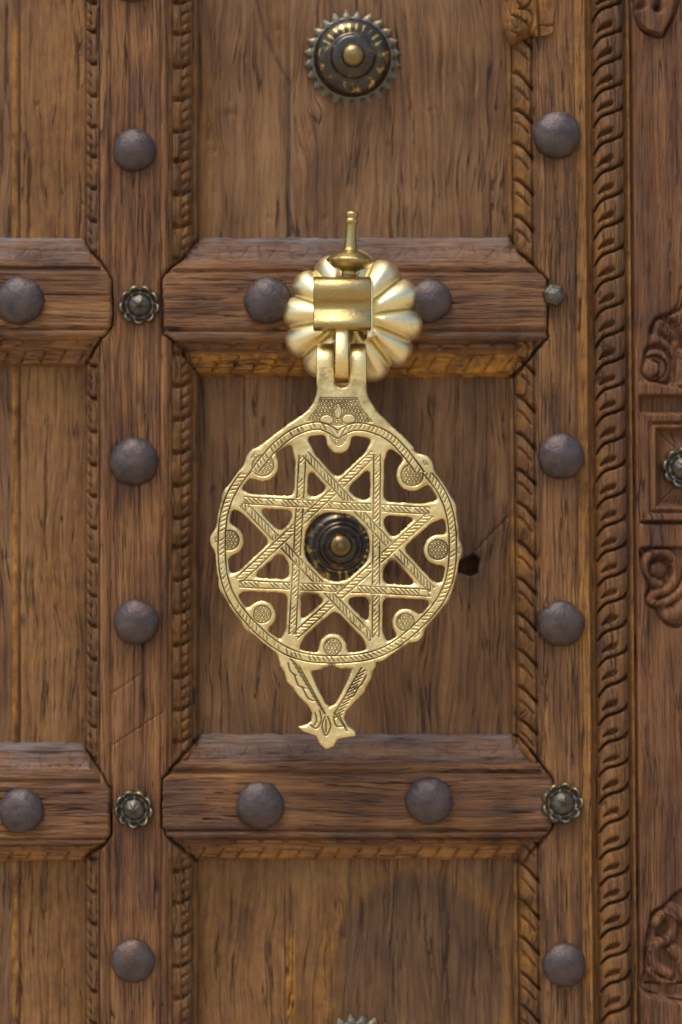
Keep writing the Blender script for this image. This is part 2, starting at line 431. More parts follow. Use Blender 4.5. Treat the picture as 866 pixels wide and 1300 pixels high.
def rail_D(kx):
    R = RAILS[kx]; t0, t1 = R['top']; b0, b1 = R['bot']; sd = rail_sdf(kx)
    def f(X, Y):
        Lt = t1-t0; a = (Y-t0)/Lt          # 0 at the panel, 1 at the face
        Yp = [-.2, 0, .10, .17, .20, .66, .70, .76, .86, .90, .95, 1.0, 1.04]
        Dp = [40, 39, 36, 35, 31, 12, 12, 4, 2, 4, 6, 3, -4]
        D = np.interp(a, Yp, Dp)
        Lb = b1-b0; c = (Y-b0)/Lb
        Yb = [-.05, 0, .03, .08, .16, .22, .27, .34, .40, .46, .52, .58, .92, .96, 1.2]
        Db = [-4, 0, 3, -2, -1, 3, 12, 9, 10, 17, 19, 20, 31, 40, 42]
        D = np.where(c > -0.05, np.interp(c, Yb, Db), D)
        # worn leaf cutting on the upper slope
        ph = ((X + 6*vn(X*0.02, Y*0, 3)) % 40)/40.0
        band = ss(.2, .28, a)*(1-ss(.6, .68, a))
        cut = G(ph-0.25-0.35*(a-.4), .05) + .7*G(ph-0.62-0.2*np.sin(a*6), .045) + .5*G(ph-0.9, .04)
        D = D + band*cut*2.4*(0.4+1.2*np.clip(vn(X*0.03, Y*0.05, 8)+.5, 0, 1))
        D = D + ss(.68, .72, a)*(1-ss(.80, .84, a))*2.5*G(((X+9) % 36)/36-.5, .16)
        # dentils and slanting cuts under the face
        ph2 = ((X+5*vn(X*.03, Y*0, 9)) % 33)/33.0
        D = D + ss(.27, .31, c)*(1-ss(.42, .46, c))*5*G(np.abs(ph2-.5)-.5, .10)
        ph3 = ((X + 0.62*(Y-b0) + 4*vn(X*.03, Y*0, 12)) % 25)/25.0
        D = D + ss(.55, .6, c)*(1-ss(.90, .93, c))*3.4*G(np.abs(ph3-.5)-.5, .055)
        e = -sd(X, Y)
        D = D + 4.0*(1-np.clip(e/3.5, 0, 1))**2
        D = D + 0.9*fbm(X*0.012, Y*0.35, 21, 4) + 2.0*fbm(X*0.02, Y*0.03, 25, 3)
        face = ss(1.0, 1.1, a)*(1-ss(-.2, -.05, c))
        rr = random.Random(kx)
        for _ in range(11):
            cy = rr.uniform(t1+6, b0-4); ca = rr.uniform(R['poly'][0][0]-30, 640 if kx[1] == 'c' else 120); cl = rr.uniform(30, 130); cdp = rr.uniform(2, 6)
            ln = cy + 3*vn(X*.03, 0*X, int(cy)) + (X-ca)*rr.uniform(-.03, .03)
            D = D + face*cdp*G(Y-ln, rr.uniform(.6, 1.1))*ss(ca, ca+cl*.4, X)*(1-ss(ca+cl*.6, ca+cl, X))
        return D
    return f
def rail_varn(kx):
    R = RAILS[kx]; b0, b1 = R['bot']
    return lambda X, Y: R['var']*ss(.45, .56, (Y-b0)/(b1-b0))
def rail_wea(kx):
    R = RAILS[kx]; t0, t1 = R['top']; b0, b1 = R['bot']
    return lambda X, Y: .42*ss(.78, .6, (Y-t0)/(t1-t0)) + .45*ss(.22, .1, (Y-t0)/(t1-t0)) + .35*G((Y-b0)/(b1-b0)-.14, .06)
def bounds(P, m=4):
    xs = [p[0] for p in P]; ys = [p[1] for p in P]; return min(xs)-m, max(xs)+m, min(ys)-m, max(ys)+m
for kx in RAILS:
    x0, x1, y0, y1 = bounds(RAILS[kx]['poly'])
    if kx[1] == 'l': x0 = -66
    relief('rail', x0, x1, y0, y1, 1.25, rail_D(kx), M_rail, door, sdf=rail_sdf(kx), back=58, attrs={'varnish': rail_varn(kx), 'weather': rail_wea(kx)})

# ---- stiles
def gap_at_rails(X, Y, D):
    d = rails_all(X, Y)
    jit = 0.6+1.2*np.clip(vn(X*.05, Y*.05, 44)+.4, 0, 1)
    return D + 11*jit*G(np.clip(d, -9, None)-0.2, 1.7) * (d > -12)
def stile_left_D(X, Y):
    D = np.interp(X, [122, 126, 128, 130, 135, 139, 141, 144, 202, 205, 207, 210, 213, 215], [8, 6, 2, -1, -1.5, 0, 3, 0, 0, 3, 0, -1, 1, 6])
    D = D + 0.9*fbm(X*.35, Y*.012, 50, 4) + 1.6*fbm(X*.03, Y*.02, 51, 3)
    for px, ya, yb in ((184, 430, 560), (182, 770, 980), (196, 1090, 1180), (160, 30, 120), (190, 250, 350)):
        D = D + 5*G(X-px-3*fbm(Y*.02, Y*0, 53, 3), .9)*ss(ya, ya+40, Y)*(1-ss(yb-40, yb, Y))
    # slanting scribe marks
    for (a, b) in (((140, 948), (208, 903)), ((143, 880), (180, 855))):
        D = D + 1.6*G(seg(X, Y, a, b)[0], 1.0)
    return gap_at_rails(X, Y, D)
relief('stile', 124, 214, -40, 1340, 1.3, stile_left_D, M_stile, door, back=58)
def stile_right_D(X, Y):
    D = np.interp(X, [684, 687, 690, 693, 732, 735, 737, 745, 747, 749, 752, 757], [8, 2, 3, 0, 0, 3, 1.5, 0, -2, 4, 11, 13])
    D = D + 1.0*fbm(X*.35+Y*.012, Y*.012, 60, 4) + 1.6*fbm(X*.03, Y*.02, 61, 3)
    for px, ya, yb, sl in ((700, 40, 160, .06), (722, 20, 130, .12), (705, 210, 340, .1), (722, 225, 330, .09), (700, 450, 560, .04), (712, 640, 770, .02), (725, 900, 1000, -.02), (704, 1090, 1200, 0)):
        D = D + 3.5*G(X-px-sl*(Y-ya)-2*fbm(Y*.02, Y*0, 63+px, 3), .8)*ss(ya, ya+30, Y)*(1-ss(yb-30, yb, Y))
    return gap_at_rails(X, Y, D)
relief('stile', 686, 756, -40, 1340, 1.3, stile_right_D, M_stile2, door, back=58,
       attrs={'varnish': lambda X, Y: 0.4*ss(733, 737, X)})

# ---- carved upright mouldings beside each panel
def mould_A(X, Y, sgn, xf, xp, seed, P=42.0):
    """xf: edge at the stile face, xp: edge at the panel. Oblique notched rope."""
    u = (X-xf)/(xp-xf)
    D = np.interp(u, [-.05, 0, .12, .16, .22, .42, .46, .62, .76, .80, .86, .94, 1.0], [4, 4, 3, 9, 8, 10, 15, 14, 22, 29, 25, 28, 40])
    v = Y + 5*vn(Y*.02, 0*Y, seed)
    in1 = ss(.16, .2, u)*(1-ss(.38, .46, u)); in2 = ss(.42, .48, u)*(1-ss(.72, .78, u))
    ph = (v/P) % 1.0
    D = D + in1*(7*G(np.abs(ph-.5)-.5, .07) - 2.5*G(ph-.5, .25))
    for off, dp in ((.0, 7.5), (.38, 4.0), (.70, 4.0)):
        q = (v/P + 0.55*(u-.45) - off) % 1.0
        D = D + in2*dp*G(np.abs(q-.5)-.5, .055)
    q = (v/P + 0.55*(u-.45)) % 1.0
    D = D - in2*3.0*np.sin(np.pi*q)
    return D + 0.9*fbm(X*.3, Y*.03, seed+1, 3)+1.8*fbm(X*.05, Y*.03, seed+2, 3)
def mould_B(X, Y, xf, xp, seed, P=46.0):
    """Leafy lobes, cut on both strokes; used on the lock side."""
    u = (X-xp)/(xf-xp)              # 0 panel .. 1 face
    D = np.interp(u, [0, .04, .14, .19, .26, .5, .72, .80, .84, .9, 1.0], [40, 27, 25, 30, 20, 11, 9, 14, 5, 3, 5])
    v = Y + 7*vn(Y*.017, 0*Y, seed)
    inn = ss(.2, .26, u)*(1-ss(.80, .86, u))
    for off, dp, cur in ((.0, 9.0, .30), (.40, 5.5, .36)):
        q = (v/P - cur*ss(.15, .95, u)*1.0 + .10*np.sin(u*5) - off) % 1.0
        D = D + inn*dp*G(np.abs(q-.5)-.5, .050+.03*ss(.6, .9, u)*(off == 0))*(1 if off == 0 else (1-ss(.62, .75, u)))
    q = (v/P - .30*ss(.15, .95, u) + .10*np.sin(u*5)) % 1.0
    D = D - inn*4.0*np.sin(np.pi*np.clip(q, 0, 1))**.7
    return D + 0.9*fbm(X*.3, Y*.03, seed+1, 3)+1.8*fbm(X*.05, Y*.03, seed+2, 3)
def seg_ranges(): return [(-40, 360), (410, 1000), (1045, 1340)]
for i, (ya, yb) in enumerate(seg_ranges()):
    relief('moulding', 103, 125.5, ya, yb, 1.1, (lambda i: lambda X, Y: gap_at_rails(X, Y, mould_A(X, Y, -1, 127, 102, 70+i*5, 42 if i else 40)))(i), M_mould, door, back=58,
           attrs={'varnish': lambda X, Y: 0.25+0*X, 'stain': lambda X, Y: .35*ss(.1, .4, vn(X*.05, Y*.02, 7))+0*X})
    relief('moulding', 212.5, 250, ya, yb, 1.1, (lambda i: lambda X, Y: gap_at_rails(X, Y, mould_A(X, Y, 1, 212, 251, 90+i*5, 41)))(i), M_mould, door, back=58,
           attrs={'varnish': lambda X, Y: 0.30+0*X})
    relief('moulding', 650, 687.5, ya if i else 47, yb, 1.1, (lambda i: lambda X, Y: gap_at_rails(X, Y, mould_B(X, Y, 689, 649, 110+i*5, 46)))(i), M_mould, door, back=58,
           attrs={'varnish': lambda X, Y: 0.34-0.2*ss(676, 684, X)+.3*vn(Y*.01,X*0,3)})
# carved cap at the head of the lock-side moulding
def cap_sdf(X, Y): return poly(X, Y, smooth_line([(648, -60), (707, -60), (708, 30), (702, 44), (680, 47), (668, 50), (657, 54), (648, 42), (644, 20)], 6, True))
def cap_D(X, Y):
    e = -cap_sdf(X, Y)
    D = 20 - 26*np.sqrt(np.clip(1-(1-np.clip(e/14, 0, 1))**2, 0, 1)) + 0.0*X
    D = np.where(X > 684, np.minimum(D, -4), D)
    for pts, dp in (([(652, -20), (664, 6), (672, 10), (679, 2), (678, -20)], 6), ([(655, 20), (668, 26), (676, 34), (678, 44)], 5), ([(683, -30), (688, 0), (690, 46)], 8),
                    ([(656, 40), (662, 44), (672, 48)], 4), ([(664, 12), (676, 14), (682, 26), (676, 42)], 5), ([(690, 34), (707, 33)], 3), ([(648, 0), (652, 24), (660, 38)], 4)):
        D = D + dp*G(pline(X, Y, smooth_line(pts)), 1.6)
    return D + 1.2*fbm(X*.1, Y*.1, 140, 3)
relief('carved_cap', 640, 712, -60, 60, 0.9, cap_D, M_mould, door, sdf=cap_sdf, back=58, attrs={'varnish': lambda X, Y: .55+0*X})

# ---- panels
def board(x0, x1, y0, y1, seed, extra=None, varn=None, stain=None, step=2.0):
    def D(X, Y):
        d = 45 + 2.2*fbm(X*.012, Y*.008, seed, 4) + 0.9*fbm(X*.3, Y*.012, seed+3, 4)
        e = np.minimum(X-x0, x1-X); d = d + 3*G(e, 2.0)
        rr = random.Random(seed)
        for _ in range(int(3+(x1-x0)/45)):
            cx = rr.uniform(x0+6, x1-6); ca = rr.uniform(y0, y1-60); cl = rr.uniform(30, 170); sl = rr.uniform(-.05, .05)
            ln = cx + sl*(Y-ca) + 5*vn(Y*.02, 0*Y, int(cx)) + 1.2*vn(Y*.12, 0*Y, int(cx)+1)
            d = d + rr.uniform(2.5, 7)*G(X-ln, rr.uniform(1.0, 1.7))*ss(ca, ca+cl*.3, Y)*(1-ss(ca+cl*.7, ca+cl, Y))
        for _ in range(4):
            kx_, ky_ = rr.uniform(x0, x1), rr.uniform(y0+40, y1-40)
            d = d + rr.uniform(1, 3)*G(ell(X, Y, kx_, ky_, rr.uniform(2, 4), rr.uniform(4, 9)), .8)
        if extra: d = d + extra(X, Y)
        return d
    at = {}
    if varn: at['varnish'] = varn
    if stain: at['stain'] = stain
    return relief('panel_board', x0, x1, y0, y1, step, D, M_panel, door, back=75, attrs=at)
def ell(X, Y, cx, cy, rx, ry): return np.hypot((X-cx)/rx, (Y-cy)/ry)
def top_stain(X, Y):
    s = .8*G(X-366, 2.2)*ss(20, 120, Y) + .6*G(ell(X, Y, 290, 137, 13, 9), .8) + .9*G(ell(X, Y, 368, 285, 3, 9), 1)
    s = s + .55*G(pline(X, Y, smooth_line([(325, -10), (335, 30), (352, 70), (366, 95)])), 2.5)
    s = s + .3*ss(570, 655, X)*ss(-.1, .3, fbm(X*.06, Y*.012, 4, 3))
    return np.clip(s+.8*G(pline(X, Y, smooth_line([(468, 150), (460, 175), (452, 205)])), 1.6), 0, 1)
TOPX = lambda X, Y: 3.0*G(pline(X, Y, smooth_line([(325, -10), (335, 30), (352, 70), (366, 95)])), 1.6) + 2*G(ell(X, Y, 290, 137, 12, 8), .7)
board(242, 366, -40, 315, 200, TOPX, stain=top_stain, varn=lambda X, Y: .25*ss(-.1, .4, vn(X*.02, Y*.01, 3))+0*X)
board(366.6, 662, -40, 315, 210, None, stain=top_stain)
def hole(X, Y):
    q = poly(X, Y, [(590, 712), (604, 705), (611, 711), (609, 729), (600, 733), (590, 729), (575, 726), (575, 715)])
    return 28*ss(1.5, -1.5, q)
def mid_extra(X, Y):
    return hole(X, Y) + 6*G(X-656-1.5*vn(Y*.05, 0*Y, 9), 1.6)*ss(515, 540, Y)*(1-ss(715, 740, Y)) + 2.5*G(pline(X, Y, smooth_line([(606, 700), (625, 680), (650, 655)])), 1.2) \
        + 3*G(ell(X, Y, 269, 622, 4, 7), .8) + 3*G(ell(X, Y, 334, 535, 4, 8), .8)
def mid_stain(X, Y):
    s = .38*ss(.0, .35, fbm(X*.018, Y*.006, 77, 4)) + .35*ss(560, 640, X)*ss(.0, .3, fbm(X*.05, Y*.01, 78, 3))
    s = s + .8*G(ell(X, Y, 269, 622, 4, 8), 1) + .8*G(ell(X, Y, 334, 535, 4, 9), 1) + .5*G(ell(X, Y, 600, 700, 60, 90), .8)
    return np.clip(s, 0, .85)
board(242, 662, 455, 955, 220, mid_extra, stain=mid_stain, step=1.7)
def bot_stain(X, Y):
    q = ell(X, Y+8*fbm(X*.02, Y*.02, 5), 528, 1260, 112, 148)
    s = .5*ss(1.12, .85, q) + .8*G(pline(X, Y, [(447, 1135), (441, 1170), (436, 1195)]), 3) + .5*G(ell(X, Y, 308, 1175, 15, 60), .9)*ss(-.2, .2, fbm(X*.07, Y*.01, 6)+.1)
    return np.clip(s + .7*G(ell(X, Y, 367, 1165, 5, 16), 1), 0, .9)
board(242, 670, 1080, 1340, 230, lambda X, Y: 2*G(X-362, 1.2), stain=bot_stain, varn=lambda X, Y: .75*ss(362, 364, X)*(1-ss(372, 374, X))*ss(1180, 1200, Y)+.25*(X < 440)+.3*G(ell(X, Y, 528, 1260, 112, 148)-1.05, .1))
LP = lambda X, Y: .9*ss(9, 10, X)*(1-ss(15, 18, X))*ss(-.25, .1, vn(X*.02, Y*.02, 61)+.1)
for (ya, yb, sdv) in ((-40, 315, 240), (445, 965, 250), (1082, 1340, 260)):
    board(-66, 19, ya, yb, sdv, varn=LP, stain=lambda X, Y: .7*ss(10, 14, X)*ss(.0, .2, vn(X*.03, Y*.03, 66)), step=1.5)
    board(19.6, 108, ya, yb, sdv+4, lambda X, Y: 1.5*G(ell(X, Y, 31, 720, 9, 18), .6), varn=lambda X, Y: .28+.25*vn(X*.02, Y*.008, 63),
          stain=lambda X, Y: np.clip(.8*G(ell(X, Y, 31, 720, 7, 14), .8)+.8*G(ell(X, Y, 22, 790, 6, 12), .9)+.5*G(ell(X, Y, 96, 935, 10, 14), .9), 0, 1), step=1.5)

# ---- iron studs
def stud_mesh(seed=4):
    prof = [(29.5, 6), (29.6, 0), (29.4, -3), (28.2, -6.2), (26, -9), (22.5, -12), (18, -14.6), (13, -16.6), (8, -17.8), (4, -18.4), (0.01, -18.6)]
    ra = random.Random(seed); ph = [ra.random()*6.28 for _ in range(6)]
    def rm(th, i): return 1+0.012*np.sin(3*th+ph[0])+0.010*np.sin(5*th+ph[1])+0.008*np.sin(8*th+ph[2]+i*.2)+0.006*np.sin(13*th+ph[3])
    prof = [p for a, b in zip(prof[:-1], prof[1:]) for p in (a, ((a[0]+b[0])/2, (a[1]+b[1])/2))] + [prof[-1]]
    me = lathe('stud', prof, 64, 'Y', rm)
    n = len(me.vertices); co = np.empty(n*3, np.float32); me.vertices.foreach_get('co', co); co = co.reshape(-1, 3)/S
    # hammer dents
    dn = np.zeros(n)
    for _ in range(26):
        a = ra.uniform(0, 6.28); q = 29*math.sqrt(ra.random()); w_ = ra.uniform(4, 9)
        dn += ra.uniform(.1, .45)*np.exp(-((co[:, 0]-q*math.cos(a))**2+(co[:, 2]-q*math.sin(a))**2)/w_**2)
    co[:, 1] += dn - .5
    me.vertices.foreach_set('co', (co*S).ravel()); me.update(); me.materials.append(M_iron)
    return me
SMS = [stud_mesh(4+i) for i in range(5)]; sm = SMS[0]
STUDS = [(170, 190, 27.5), (170, 586, 31), (172.5, 790, 29), (168.5, 1221, 28), (168, -27, 28), (25, 381, 30), (26, 1030, 28.5), (340, 381, 30.5), (546, 381, 27.5),
         (330, 1023, 30), (545, 1017, 30), (708, 170, 30.5), (713, 579, 29.5), (713, 792, 29.5), (717, 1226, 27.5)]
stud0 = None
ra = random.Random(8)
for i, (x, y, r) in enumerate(STUDS):
    d = -4 if (300 < y < 430 or 980 < y < 1060) and not (650 < x) else 0
    loc = W3(x, y, d-8) ; loc.y = d*S
    if stud0 is None: o = link('stud', sm, M_iron, door, loc); stud0 = o
    else:
        o = stud0.copy(); C.objects.link(o); o.parent = door; o.location = loc - Vector(door['_b']); o['_b'] = tuple(loc); o.data = SMS[i % 5]
    q = r/29.5; o.scale = (q*(1+ra.uniform(-.02, .02)), q*ra.uniform(.9, 1.1), q)
    o.rotation_euler = (rad(ra.uniform(-3, 3)), ra.uniform(0, 6.28), rad(ra.uniform(-3, 3)))

# ---- blackened brass flower heads
def polar(name, R, nr, nt, zf, rf, attrs=None, power=1.0):
    t = np.linspace(0, 1, nr)**power; th = np.arange(nt)*2*math.pi/nt
    T, TH = np.meshgrid(t, th, indexing='ij')
    r = R*T*rf(T, TH); z = zf(T, TH)
    V = np.stack([r*np.cos(TH), z, r*np.sin(TH)], -1).reshape(-1, 3)*S
    i = np.arange(nr-1)[:, None]*nt; j = np.arange(nt)[None]; j2 = (j+1) % nt
    Q = np.stack([(i+j).ravel(), (i+j2).ravel(), (i+nt+j2).ravel(), (i+nt+j).ravel()], 1)
    n = len(V); rim = V[(nr-1)*nt:].copy(); rimb = rim.copy(); rimb[:, 1] = 14*S
    V = np.concatenate([V, rim, rimb]); jj = np.arange(nt); k2 = (jj+1) % nt
    Q = np.concatenate([Q, np.stack([n+jj, n+k2, n+nt+k2, n+nt+jj], 1)])
    at = None
    if attrs: at = {k: np.concatenate([f(T, TH).ravel(), f(T, TH)[-1], f(T, TH)[-1]*0]) for k, f in attrs.items()}
    return raw_mesh(name, V, Q, attrs=at)
def flower(NP=9, R=27.0, seed=1):
    lobe = lambda TH: np.abs(np.cos(NP*TH/2))
    rf = lambda T, TH: 1-0.17*(1-lobe(TH)**.6)*T**2 + .02*np.sin(2*TH+seed)
    def zf(T, TH):
        L = lobe(TH)
        z = -3 - 0*T
        z = z - 7*G(T-.86, .13)*(.35+.65*L) + 3*G(T-.62, .12)*L       # curled rims and hollow petals
        z = z + 3.0*(1-L)**3*ss(.5, .8, T)
        cone = np.clip(1-T/.47, 0, 1)
        z = z - 4*ss(.58, .46, T) - 12*cone**1.0*(1+.10*np.cos(5*TH)) - 3*G(T, .08)
        z = z + 5*np.clip((T-.93)/.07, 0, 1)**2
        return z
    return polar('flower_head', R, 44, 144, zf, rf, {'wear': lambda T, TH: G(T-.88, .09)*(.3+.7*lobe(TH))*(.55+.45*np.sin(TH)) + .8*G(T, .07)})
fm = flower(); fm.materials.append(M_dbrass)
fl0 = None
for (x, y, r, a, rot) in ((177, 387, 27, 0, 0.2), (170, 1027, 26, 0, 0.9), (714, 1020, 28, 0, 0.0)):
    loc = W3(x, y, -4); loc.y = -1*S
    if fl0 is None: o = link('flower_head', fm, M_dbrass, door, loc); fl0 = o
    else: o = fl0.copy(); C.objects.link(o); o.parent = door; o.location = loc-Vector(door['_b'])
    o.rotation_euler = (rad(4 if rot else -8), rot, rad(3)); o.scale = (r/27,)*3
# bare faceted nail where the fourth flower is missing
nm = lathe('nail_head', [(15, 4), (15.5, -5), (13.5, -11), (8, -16), (2.6, -18), (0.01, -18.4)], 6, 'Y')
nm.polygons.foreach_set('use_smooth', np.zeros(len(nm.polygons), bool))
o = link('nail_head', nm, M_dbrass, door, Vector(((702.5-CX)*S, -2*S, (CY-375)*S))); o.rotation_euler = (0, .25, 0)
o['label'] = 'dark faceted nail head whose flower is missing'

# ---- painted bosses on the panels
def teeth_mesh():
    N = 24
    def sd(TH): return np.abs(((TH*N/(2*math.pi)) % 1)-.5)*2      # 0 tip .. 1 root
    rf = lambda T, TH: 1-.15*sd(TH)**0.9*ss(.8, 1, T)
    zf = lambda T, TH: -2.5-3*ss(1.0, .8, T)+2.0*sd(TH)**4*ss(.75, .95, T)
    return polar('toothed_plate', 62, 26, N*10, zf, rf, {'wear': lambda T, TH: .9*ss(.86, .98, T)*(1-sd(TH))*ss(-.1, .7, np.sin(TH))})
tm = teeth_mesh(); tm.materials.append(M_dbrass)
def dome_mesh():
    def zf(T, TH):
        z = -2-26*np.sqrt(np.clip(1-T**2*.97, 0, 1))
        z = z + 2.2*G(T-.62, .08) - 1.5*ss(.60, .50, T)+1.0*ss(.5, .2, T)
        return z
    return polar('dome', 49, 60, 208, zf, lambda T, TH: 1+0*T,
                 {'wear': lambda T, TH: ss(.60, .70, T)*np.where(np.sin(TH) > .45, .9*ss(-.1, .4, np.cos(26*TH))*(1-ss(.84, .9, T)), .45+.15*np.cos(13*TH))*(1-ss(.90, .97, T)) + .3*G(T-.55, .05)})
dm_ = dome_mesh(); dm_.materials.append(M_dome)
kb = lathe('knob', [(14.5, 2), (15.5, -6), (14.5, -10), (11, -14), (5.5, -16.5), (0.01, -17)], 10, 'Y')
kb.materials.append(M_bronze)
first = None
PD = 44
for i, (x, y, rr, tilt) in enumerate(((447, 75, 0.3, 4), (434, 695, 2.1, -5), (453, 1348, 4.0, 0))):
    base = W3(x, y, PD); base.y = (PD-2)*S
    if first is None:
        tp = link('toothed_plate', tm, M_dbrass, door, base); first = tp
        d1 = link('dome', dm_, M_dome, tp, base+Vector((0, -4*S, 0)))
        k1 = link('knob', kb, M_bronze, tp, base+Vector((0, -28*S, 0)))
        kids = [d1, k1]
    else:
        tp = first.copy(); C.objects.link(tp); tp.parent = door; tp.location = base-Vector(door['_b'])
        for kd in kids:
            c = kd.copy(); C.objects.link(c); c.parent = tp
            if kd is kids[0]: c.rotation_euler = (0, rr, 0)
    tp.rotation_euler = (rad(tilt), 0, rad(tilt*.5)); tp.scale = (1.015,)*3
    if i == 1: tp['label'] = 'toothed boss seen through the star of the knocker'

# ------------------------------------------------------------------ rope moulding beside the door
def rope_D(X, Y):
    u = (X-757)/40.0; P = 34.4
    ml = smooth_line([(-.1, 36), (0, 29), (.12, 20), (.27, 13), (.45, 10), (.62, 8), (.85, 3), (1.0, -3), (1.1, -6)], 6)
    main = np.interp(u, [p[0] for p in ml], [p[1] for p in ml])
    v = Y + 6*vn(Y*.013, 0*Y, 300) + 2*vn(Y*.05, 0*Y, 301)
    q = ((v - main)/P)
    cell = np.floor(q); q = q-cell
    jit = hsh(cell, cell*0, 7)
    D = np.interp(u, [-.1, 0, .05, .2, .5, .8, .95, 1.0, 1.04, 1.1, 1.28], [14, 13, 6, -2, -7, -6, 0, 7, 9, 1, 0])
    inn = ss(.0, .08, u)*(1-ss(.93, 1.01, u))
    wid = .045+.055*ss(.72, 1.0, u)+.02*ss(.3, 0, u)
    D = D + inn*(11+3*jit)*G(np.abs(q-.5)-.5, wid) + inn*3*ss(.80, .95, u)*(1-ss(.0, .5, q))
    sec = G(q-.60-.05*np.sin(4*u), .060+.045*ss(.15, .4, u)*(1-ss(.5, .66, u)))*ss(.10, .22, u)*(1-ss(.56, .66, u))
    D = D + inn*(8.5+2*jit)*sec
    D = D - inn*2.2*np.sin(np.pi*q)**.6
    return D + .8*fbm(X*.35, Y*.02, 310, 3) + 1.4*fbm(X*.05, Y*.04, 311, 3)
rope_t = thing('rope_moulding', 'tall narrow rope-carved wooden moulding between the studded door and the scroll-carved frame', 'moulding', (0.148, 0, -0.28))
relief('carved_strip', 756.5, 803.5, -40, 1340, 1.0, lambda X, Y: rope_D(X, Y), M_rope, rope_t, back=60,
       attrs={'varnish': lambda X, Y: .16+.25*ss(798, 801, X)+.2*vn(X*.1, Y*.01, 5)})

# ------------------------------------------------------------------ scroll-carved frame on the right
frame_t = thing('door_frame', 'scroll-carved brown wooden door frame with a square block and a dark flower head at the right edge', 'door frame', (0.178, 0, -0.28))
def ridge(d, w_, h): return h*np.sqrt(np.clip(1-(d/w_)**2, 0, 1))
def frame_D(X, Y):
    D = -1.0+0*X
    D = D + 8*G(X-806, 2.0)
    lv = np.zeros(X.shape)
    def sunk(y0, y1, depth): return depth*ss(y0-2, y0+2, Y)*(1-ss(y1-2, y1+2, Y))*ss(812, 815, X)
    D0 = D
    # middle scroll (385-522)
    def scroll_up(X, Y, ox, oy):
        h = np.zeros(X.shape)
        out = poly(X, Y, smooth_line([(ox-10, oy+70), (ox-14, oy+40), (ox-7, oy+22), (ox-6, oy+4), (ox+4, oy-10), (ox+18, oy-14), (ox+30, oy-26), (ox+36, oy-48), (ox+70, oy-48), (ox+70, oy+70)], 6, True))
        return out
    o1 = scroll_up(X, Y, 834, 412)
    inside = ss(1.2, -1.5, o1)
    R = -3 + 0*X
    for pts, wd, dp in (([(829, 420), (832, 404), (846, 404), (862, 420), (868, 440)], 5, 8), ([(842, 424), (856, 440), (862, 462), (858, 486)], 4.5, 8),
                        ([(816, 462), (820, 446), (834, 440), (848, 446), (855, 466), (848, 486), (832, 492)], 3.6, 9), ([(850, 398), (866, 392), (872, 376)], 3, 7), ([(846, 414), (858, 432)], 4, 5)):
        R = R + dp*G(pline(X, Y, smooth_line(pts)), wd)
    disc = np.hypot(X-832, Y-467)
    R = np.where(disc < 17, 5-8*np.sqrt(np.clip(1-(disc/17.5)**2, 0, 1)), R)
    R = R + 4*G(np.hypot(X-829, Y-468)-10.5, 1.6)*(X > 829)
    D = D*(1-inside)+R*inside
    D = D + 4*G(o1, 2.0)
    # band under it
    band = ss(484, 488, Y)*(1-ss(500, 503, Y))
    D = D - 4*band*ss(812, 816, X)
    D = D + sunk(503, 523, 7)
    # square block
    bx = np.minimum(np.minimum(X-814, Y-525), 662-Y)
    blk = ss(-1.5, 1.5, bx)
    Bk = np.interp(bx, [0, 2, 9, 12, 15, 18, 21, 23, 55], [-1, -6, -5, 0, -4, -4, 3, 6, -2])
    D = D*(1-blk)+Bk*blk
    dg = np.minimum(np.abs((X-833)-(Y-543)), np.abs((X-833)-(643-Y)))
    D = D + blk*2.0*G(dg, 1.0)*ss(22, 26, bx)*(np.hypot(X-866, Y-593) > 24)
    D = D + 5*G(Y-663, 1.5)*ss(812, 815, X)
    D = D + 6*G(Y-697, 1.6)*ss(812, 815, X) - 2.5*ss(664, 667, Y)*(1-ss(692, 696, Y))*ss(812, 815, X)
    # lower scroll 698-796
    o2 = poly(X, Y, smooth_line([(812, 700), (816, 725), (824, 744), (820, 756), (822, 768), (833, 772), (838, 784), (850, 794), (864, 794), (880, 780), (930, 770), (930, 690), (812, 690)], 6, True))
    inside = ss(1.2, -1.5, o2)*ss(696, 699, Y)
    R = 3+0*X
    e = np.hypot(X-835, (Y-723))
    R = R - ridge(e, 12, 7)
    sp = smooth_line([(836, 742), (822, 736), (817, 722), (822, 707), (836, 701), (850, 706), (858, 720), (856, 736), (846, 748), (832, 753), (823, 762)])
    R = R - ridge(pline(X, Y, sp), 6.5, 9)
    sp2 = smooth_line([(880, 700), (874, 730), (860, 752), (842, 764), (828, 767)])
    R = R - ridge(pline(X, Y, sp2), 6, 9)
    sp3 = smooth_line([(840, 780), (856, 778), (868, 766), (880, 755)])
    R = R - ridge(pline(X, Y, sp3), 11, 8)
    D = D*(1-inside)+R*inside + 5*G(o2, 2.0)*ss(698, 702, Y)*(o2 > -3)
    # bottom scroll 1130-1262
    o3 = poly(X, Y, smooth_line([(822, 1170), (826, 1158), (840, 1150), (862, 1130), (930, 1110), (930, 1262), (818, 1262), (814, 1230), (815, 1200)], 6, True))
    inside = ss(1.2, -1.5, o3)
    R = 0+0*X
    for pts, wd, hh in (([(828, 1172), (838, 1160), (850, 1170), (846, 1190), (832, 1196), (824, 1208), (828, 1226), (844, 1236)], 7, 9), ([(846, 1152), (868, 1168), (880, 1190)], 9, 8),
                        ([(850, 1205), (862, 1220), (870, 1240)], 9, 8), ([(820, 1232), (832, 1244), (850, 1248)], 5, 7)):
        R = R - ridge(pline(X, Y, smooth_line(pts)), wd, hh)
    D = D*(1-inside)+(R+4)*inside + 4*G(o3, 2.0)
    D = D - 5*ss(1262, 1266, Y)*ss(813, 818, X) + 5*G(Y-1249, 1.5)*ss(812, 815, X)
